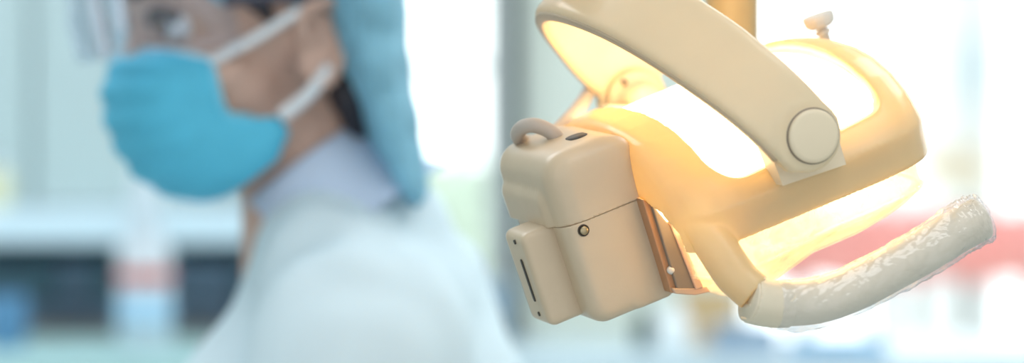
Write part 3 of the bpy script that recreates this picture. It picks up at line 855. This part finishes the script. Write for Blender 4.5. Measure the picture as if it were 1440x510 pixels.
# shoulders, spine and legs (the figure stands facing left, bent a little forward)
nb = H(443, 262, 2.165); chest = H(520, 610, 2.20)
shn = H(510, 500, 2.03); shf = H(470, 490, 2.34)
hip = Vector((H(590, 0).x, 2.20, .86))
eln = shn + Vector((-.05, -.02, -.27)); wrn = eln + Vector((-.22, .05, -.02))
elf = shf + Vector((-.05, .03, -.27)); wrf = elf + Vector((-.22, -.05, -.02))

bm = bmesh.new()
hell(bm, -.005, 0, .045, (.096, .074, .080)); hell(bm, .052, 0, .047, (.046, .058, .052))
hell(bm, .050, 0, -.015, (.052, .057, .055)); hell(bm, .038, 0, -.046, (.046, .050, .040))
hell(bm, .062, 0, -.076, (.018, .022, .014))
for sg in (1, -1):
    hell(bm, .060, sg * .038, -.008, (.026, .024, .022)); hcap(bm, (.092, sg * .012, .046), (.078, sg * .042, .044), .010, .008)
    hell(bm, .100, sg * .010, -.014, (.009, .008, .008))
    # ear: shell, rim, lobe
    rot = Euler((0, math.radians(-12), sg * math.radians(-18))).to_matrix()
    hell(bm, -.002, sg * .0720, .000, (.017, .004, .028), rot)
    pts = [(.008, .078, .004), (.012, .081, .018), (.004, .084, .029), (-.010, .086, .030), (-.019, .087, .018), (-.018, .086, .002), (-.011, .083, -.014), (-.002, .080, -.025), (.006, .077, -.022)]
    tube(bm, catmull([loc(h(f, sg * s_, u)) for f, s_, u in pts], 5), .0050, 10)
hcap(bm, (.096, 0, .036), (.104, 0, -.006), .008, .011)
hell(bm, .094, 0, -.036, (.010, .022, .006)); hell(bm, .090, 0, -.047, (.010, .020, .006))
capsule(bm, loc(h(.002, 0, -.040)), loc(nb), .044, .046); capsule(bm, loc(h(-.020, 0, -.02)), loc(nb), .044, .045); capsule(bm, loc(nb), loc(chest), .05, .09)
ellipsoid(bm, loc(chest), (.10, .16, .12)); capsule(bm, loc(chest), loc(hip), .10, .12)
for sh_, el, wr in ((shn, eln, wrn), (shf, elf, wrf)):
    capsule(bm, loc(nb + Vector((.03, 0, -.06))), loc(sh_), .04, .045)
    capsule(bm, loc(sh_), loc(el), .046, .038); capsule(bm, loc(el), loc(wr), .036, .025)
    # hand: palm, four fingers of different lengths, thumb
    d_ = (wr - el).normalized(); sd = d_.cross(Vector((0, 0, 1))).normalized()
    palm = wr + d_ * .05
    capsule(bm, loc(wr), loc(palm + sd * .016), .022, .018); capsule(bm, loc(wr), loc(palm - sd * .016), .022, .018)
    for k, ln in enumerate((.066, .074, .070, .056)):
        b0 = palm + sd * (.030 - .020 * k) + d_ * .012; b1 = b0 + d_ * ln * .5 + Vector((0, 0, -.008)); b2 = b1 + d_ * ln * .42 + Vector((0, 0, -.022))
        capsule(bm, loc(b0), loc(b1), .0095, .0088, 12); capsule(bm, loc(b1), loc(b2), .0088, .0078, 12)
    t0 = wr + d_ * .02 + sd * .024; t1 = t0 + d_ * .028 + sd * .022; t2 = t1 + d_ * .030 + Vector((0, 0, -.008))
    capsule(bm, loc(t0), loc(t1), .0115, .010, 12); capsule(bm, loc(t1), loc(t2), .010, .008, 12)
for sg in (-1, 1):
    hp = hip + Vector((0, sg * .09, -.02)); kn = Vector((hip.x - .03, 2.20 + sg * .095, .47)); an = Vector((hip.x, 2.20 + sg * .10, .08))
    capsule(bm, loc(hp), loc(kn), .078, .055); capsule(bm, loc(kn), loc(an), .052, .036)
    capsule(bm, loc(an + Vector((.02, 0, -.035))), loc(an + Vector((-.13, 0, -.045))), .034, .030)
body = link('body', fuse(bm, .0036, 4), M_skin, person)

# eyes and brows
M_eye = pbr('eye_white', (0.8, 0.8, 0.8), 0.2); M_iris = pbr('dark_iris', (0.03, 0.02, 0.015), 0.2)
for sg in (1, -1):
    bm = bmesh.new(); hell(bm, .0815, sg * .0315, .028, (.0125, .0125, .0115), None, 16); ey = link('eye', tomesh(bm), M_eye, person)
    bm = bmesh.new(); hell(bm, .0920, sg * .0325, .027, (.0035, .006, .006), None, 12); link('iris', tomesh(bm), M_iris, ey)
    bm = bmesh.new(); tube(bm, catmull([loc(h(.095, sg * .016, .032)), loc(h(.0955, sg * .031, .038)), loc(h(.087, sg * .046, .032))], 6), .0035, 8); link('eyelash', tomesh(bm), M_hair, ey)
    bm = bmesh.new(); tube(bm, catmull([loc(h(.103, sg * .012, .052)), loc(h(.097, sg * .032, .058)), loc(h(.080, sg * .050, .052))], 6), .0045, 8); link('eyebrow', tomesh(bm), M_hair, person)

# hair: hairline, side lock, nape
bm = bmesh.new()
hell(bm, -.002, 0, .060, (.094, .0765, .068))
for sg in (1, -1):
    hcap(bm, (.048, sg * .066, .052), (.030, sg * .071, .026), .009, .005)
    hcap(bm, (.050, sg * .063, .058), (.070, sg * .056, .056), .010, .006)
hell(bm, -.058, 0, -.014, (.030, .048, .046))
capsule(bm, loc(H(490, 128, 2.11)), loc(H(503, 175, 2.13)), .011, .010)
capsule(bm, loc(H(498, 130, 2.13)), loc(H(535, 215, 2.15)), .018, .012)
hair = link('hair', fuse(bm, .003, 3), M_hair, person)

# bouffant cap: puffed crown with a slack bag behind
bm = bmesh.new()
hell(bm, -.012, 0, .076, (.112, .092, .078))
ellipsoid(bm, loc(H(520, 10, 2.14)), (.026, .085, .060)); ellipsoid(bm, loc(H(530, 80, 2.14)), (.022, .080, .052), Euler((0, math.radians(-12), 0)).to_matrix())
ellipsoid(bm, loc(H(546, 150, 2.14)), (.019, .070, .048), Euler((0, math.radians(-14), 0)).to_matrix()); ellipsoid(bm, loc(H(568, 215, 2.13)), (.014, .048, .036), Euler((0, math.radians(-16), 0)).to_matrix())
capsule(bm, loc(H(570, 225, 2.10)), loc(H(592, 280, 2.09)), .012, .0035); capsule(bm, loc(H(566, 215, 2.13)), loc(H(590, 276, 2.10)), .014, .005)
cm = fuse(bm, .003, 4)
nrm = [v.normal.copy() for v in cm.vertices]
for v, vn in zip(cm.vertices, nrm):
    q = v.co * 38
    v.co += vn * (.0022 * noise.noise(q) + .0012 * noise.noise(q * 2.3 + Vector((5, 1, 2))))
capo = link('cap', cm, M_capc, person); capo['label'] = 'pale blue bouffant cap'

# pleated mask
ROWS = [(.100, .014, .073, .060, .003), (.115, .004, .072, .062, -.008), (.121, -.012, .071, .063, -.018), (.122, -.028, .070, .063, -.028), (.120, -.044, .066, .063, -.037),
        (.115, -.059, .050, .066, -.041), (.106, -.074, .031, .069, -.043), (.091, -.087, .026, .070, -.054), (.070, -.096, .034, .062, -.072)]
def mask_ring(k, n=41):
    i = min(int(k), len(ROWS) - 2); t = k - i
    r = [ROWS[i][j] * (1 - t) + ROWS[i + 1][j] * t for j in range(5)]
    out = []
    pl = .0042 * abs(math.sin(k * PI * .75))
    for c in range(n):
        x = -1 + 2 * c / (n - 1); ax = abs(x)
        e = 1 - (1 - ax ** 2.3)
        f = r[2] + (r[0] + pl - r[2]) * (1 - e); u = r[1] + (r[4] - r[1]) * ax ** 2.0
        s = r[3] * math.copysign(math.sin(ax * PI / 2) ** .9, x) if ax else 0
        out.append(loc(h(f, s, u)))
    return out
bm = bmesh.new(); loft(bm, [mask_ring(k * (len(ROWS) - 1.001) / 32) for k in range(33)], False, False)
mk = evaluated(tomesh(bm), [('SOLIDIFY', dict(thickness=.0012, offset=0))])
mask = link('face_mask', mk, M_mask, person); mask['label'] = 'pleated blue face mask'
bm = bmesh.new(); tube(bm, mask_ring(0), .0018, 8)
link('top_binding', tomesh(bm), M_mtrim, mask)
for sg in (1, -1):
    bm = bmesh.new(); tube(bm, [loc(h(ROWS[k][2], sg * ROWS[k][3], ROWS[k][4])) for k in range(6)], .0022, 8)
    link('side_binding', tomesh(bm), M_mside, mask)
    bm = bmesh.new()
    tube(bm, catmull([loc(h(ROWS[0][2], sg * (ROWS[0][3] + .001), ROWS[0][4] - .003)), loc(h(.040, sg * .071, .013)), loc(h(.010, sg * .080, .027)), loc(h(-.008, sg * .080, .030))], 6), .0034, 8, squash=1.0)
    tube(bm, catmull([loc(h(ROWS[6][2], sg * (ROWS[6][3] + .001), ROWS[6][4])), loc(h(.014, sg * .074, -.033)), loc(h(.004, sg * .078, -.024)), loc(h(-.006, sg * .080, -.014))], 6), .0045, 8)
    link('ear_loop', tomesh(bm), M_loop, mask)

# goggles: clear wrap lens, metal rods standing in for lens glints, dark arms
def gog(t, v):
    at = abs(t)
    f = .058 + .083 * (1 - at ** 2.6); s = .076 * math.copysign(math.sin(at * PI / 2), t) if at else 0
    u = .066 - .056 * v
    return loc(h(f - .008 * abs(v - .5), s, u))
bm = bmesh.new(); loft(bm, [[gog(-1 + 2 * i / 32, v / 8) for i in range(33)] for v in range(9)], False, False)
gm = evaluated(tomesh(bm), [('SOLIDIFY', dict(thickness=.0015, offset=0))])
gg = link('goggles', gm, M_gog, person); gg['label'] = 'clear wraparound goggles'
yn = HC.y - .062
bm = bmesh.new(); tube(bm, catmull([loc(H(*q, yn)) for q in ((130, -14), (136, 20), (143, 50), (150, 84))], 6), [.0050] * 6 + [.0056] * 6 + [.0052] * 6 + [.0044], 12)
link('far_glint', tomesh(bm), M_glint, gg)
yn = HC.y - .080
bm = bmesh.new(); tube(bm, catmull([loc(H(*q, yn)) for q in ((167, -8), (170, 16), (173, 44))], 6), .0052, 12)
link('near_glint', tomesh(bm), M_glint, gg)
for sg in (1, -1):
    bm = bmesh.new(); tube(bm, catmull([loc(h(.062, sg * .075, .040)), loc(h(.030, sg * .079, .038)), loc(h(-.004, sg * .083, .036))], 6), .0038, 8)
    link('side_arm', tomesh(bm), M_temple, gg)

na = ((h(-.006, 0, -.03) - nb).normalized() + Vector((-.42, 0, 0))).normalized()
# white coat over the trunk and arms, pale collar, trousers, shoes
bm = bmesh.new()
ellipsoid(bm, loc(chest + Vector((.002, 0, 0))), (.108, .175, .130)); ellipsoid(bm, loc(H(560, 460, 2.2)), (.058, .14, .075), Euler((0, math.radians(35), 0)).to_matrix())
capsule(bm, loc(chest), loc(hip), .115, .135); ellipsoid(bm, loc(H(578, 590, 2.2)), (.070, .15, .115))
capsule(bm, loc(nb + na * -.050), loc(chest), .062, .090); capsule(bm, loc(H(500, 345, 2.15)), loc(H(585, 470, 2.18)), .046, .060); capsule(bm, loc(H(470, 370, 2.12)), loc(shn), .050, .060); capsule(bm, loc(H(425, 395, 2.13)), loc(H(352, 640, 2.10)), .034, .072)
for sh_, el, wr in ((shn, eln, wrn), (shf, elf, wrf)):
    ellipsoid(bm, loc(sh_), (.068, .062, .070)); capsule(bm, loc(nb + na * -.055), loc(sh_), .040, .054)
    capsule(bm, loc(sh_), loc(el), .066, .054); capsule(bm, loc(el), loc(wr), .050, .036)
capsule(bm, loc(hip), loc(Vector((hip.x, 2.2, .50))), .145, .17)
lathe(bm, [(0, 0), (.21, 0), (.16, .36), (0, .36)], loc((hip.x - .01, 2.2, .48)), (0, 0, 1), 40)
cm = fuse(bm, .006, 8)
nrm = [v.normal.copy() for v in cm.vertices]
for v, vn in zip(cm.vertices, nrm):
    q = Vector((v.co.x * 17, v.co.y * 17, v.co.z * 6)); v.co += vn * (.009 * noise.noise(q) + .004 * noise.noise(q * 2.1 + Vector((4, 7, 1))))
coat = link('coat', cm, M_coat, person); coat['label'] = 'white lab coat'
def collar_ring(hh, r, sq):
    c = nb + na * hh + Vector((.006, 0, 0)); u1 = Vector((0, 1, 0)); u2 = na.cross(u1).normalized()
    return [loc(c + u1 * (r * 1.1 * math.cos(2 * PI * k / 40)) + u2 * (r * math.sin(2 * PI * k / 40))) for k in range(40)]
bm = bmesh.new(); loft(bm, [collar_ring(q, r, 1) for q, r in ((-.034, .074), (-.022, .064), (-.008, .0575), (.008, .0525), (.020, .0500), (.022, .0480), (.004, .0470), (-.03, .046))], True, False)
cl_ = link('collar', tomesh(bm), M_collar, person); cl_['label'] = 'pale blue collar'
for sg in (-1, 1):
    hp = hip + Vector((0, sg * .09, -.02)); kn = Vector((hip.x - .03, 2.20 + sg * .095, .47)); an = Vector((hip.x, 2.20 + sg * .10, .08))
    bm = bmesh.new(); capsule(bm, loc(hp), loc(kn), .088, .068); capsule(bm, loc(kn), loc(an + Vector((0, 0, .02))), .068, .056)
    link('trouser_leg', fuse(bm, .008, 4), M_trous, person)
    bm = bmesh.new(); capsule(bm, loc(an + Vector((.03, 0, -.040))), loc(an + Vector((-.14, 0, -.042))), .040, .038); ellipsoid(bm, loc(an + Vector((.01, 0, -.02))), (.045, .040, .045))
    link('shoe', fuse(bm, .005, 4), M_shoe, person)

# ------------------------------------------------------------------ light and camera
w = bpy.data.worlds.new('overcast_sky'); bpy.context.scene.world = w; w.use_nodes = True
nt = w.node_tree; bg = nt.nodes['Background']
tc = nt.nodes.new('ShaderNodeTexCoord'); sp_ = nt.nodes.new('ShaderNodeSeparateXYZ'); rp = nt.nodes.new('ShaderNodeValToRGB')
mr = nt.nodes.new('ShaderNodeMapRange'); mr.inputs['From Min'].default_value = -1; mr.inputs['From Max'].default_value = 1
nt.links.new(tc.outputs['Generated'], sp_.inputs[0]); nt.links.new(sp_.outputs['Y'], mr.inputs['Value']); nt.links.new(mr.outputs['Result'], rp.inputs['Fac'])
rp.color_ramp.elements[0].position = .3; rp.color_ramp.elements[0].color = (0.92, 0.98, 1.02, 1)
rp.color_ramp.elements[1].position = .7; rp.color_ramp.elements[1].color = (2.5, 2.6, 2.6, 1)
nt.links.new(rp.outputs['Color'], bg.inputs['Color']); bg.inputs['Strength'].default_value = 1.0
cam = bpy.data.cameras.new('camera'); co = bpy.data.objects.new('camera', cam); C.objects.link(co)
co.location = (0, 0, CAMZ); co.rotation_euler = (PI / 2, 0, 0)
cam.sensor_width = 36; cam.lens = FPX / 1440 * 36
cam.dof.use_dof = True; cam.dof.focus_distance = 1.53; cam.dof.aperture_fstop = 4.0; cam.clip_start = .05
bpy.context.scene.camera = co
vs = bpy.context.scene.view_settings; vs.view_transform = 'Standard'; vs.look = 'None'; vs.gamma = 1; vs.exposure = 0.15; vs.use_curve_mapping = False
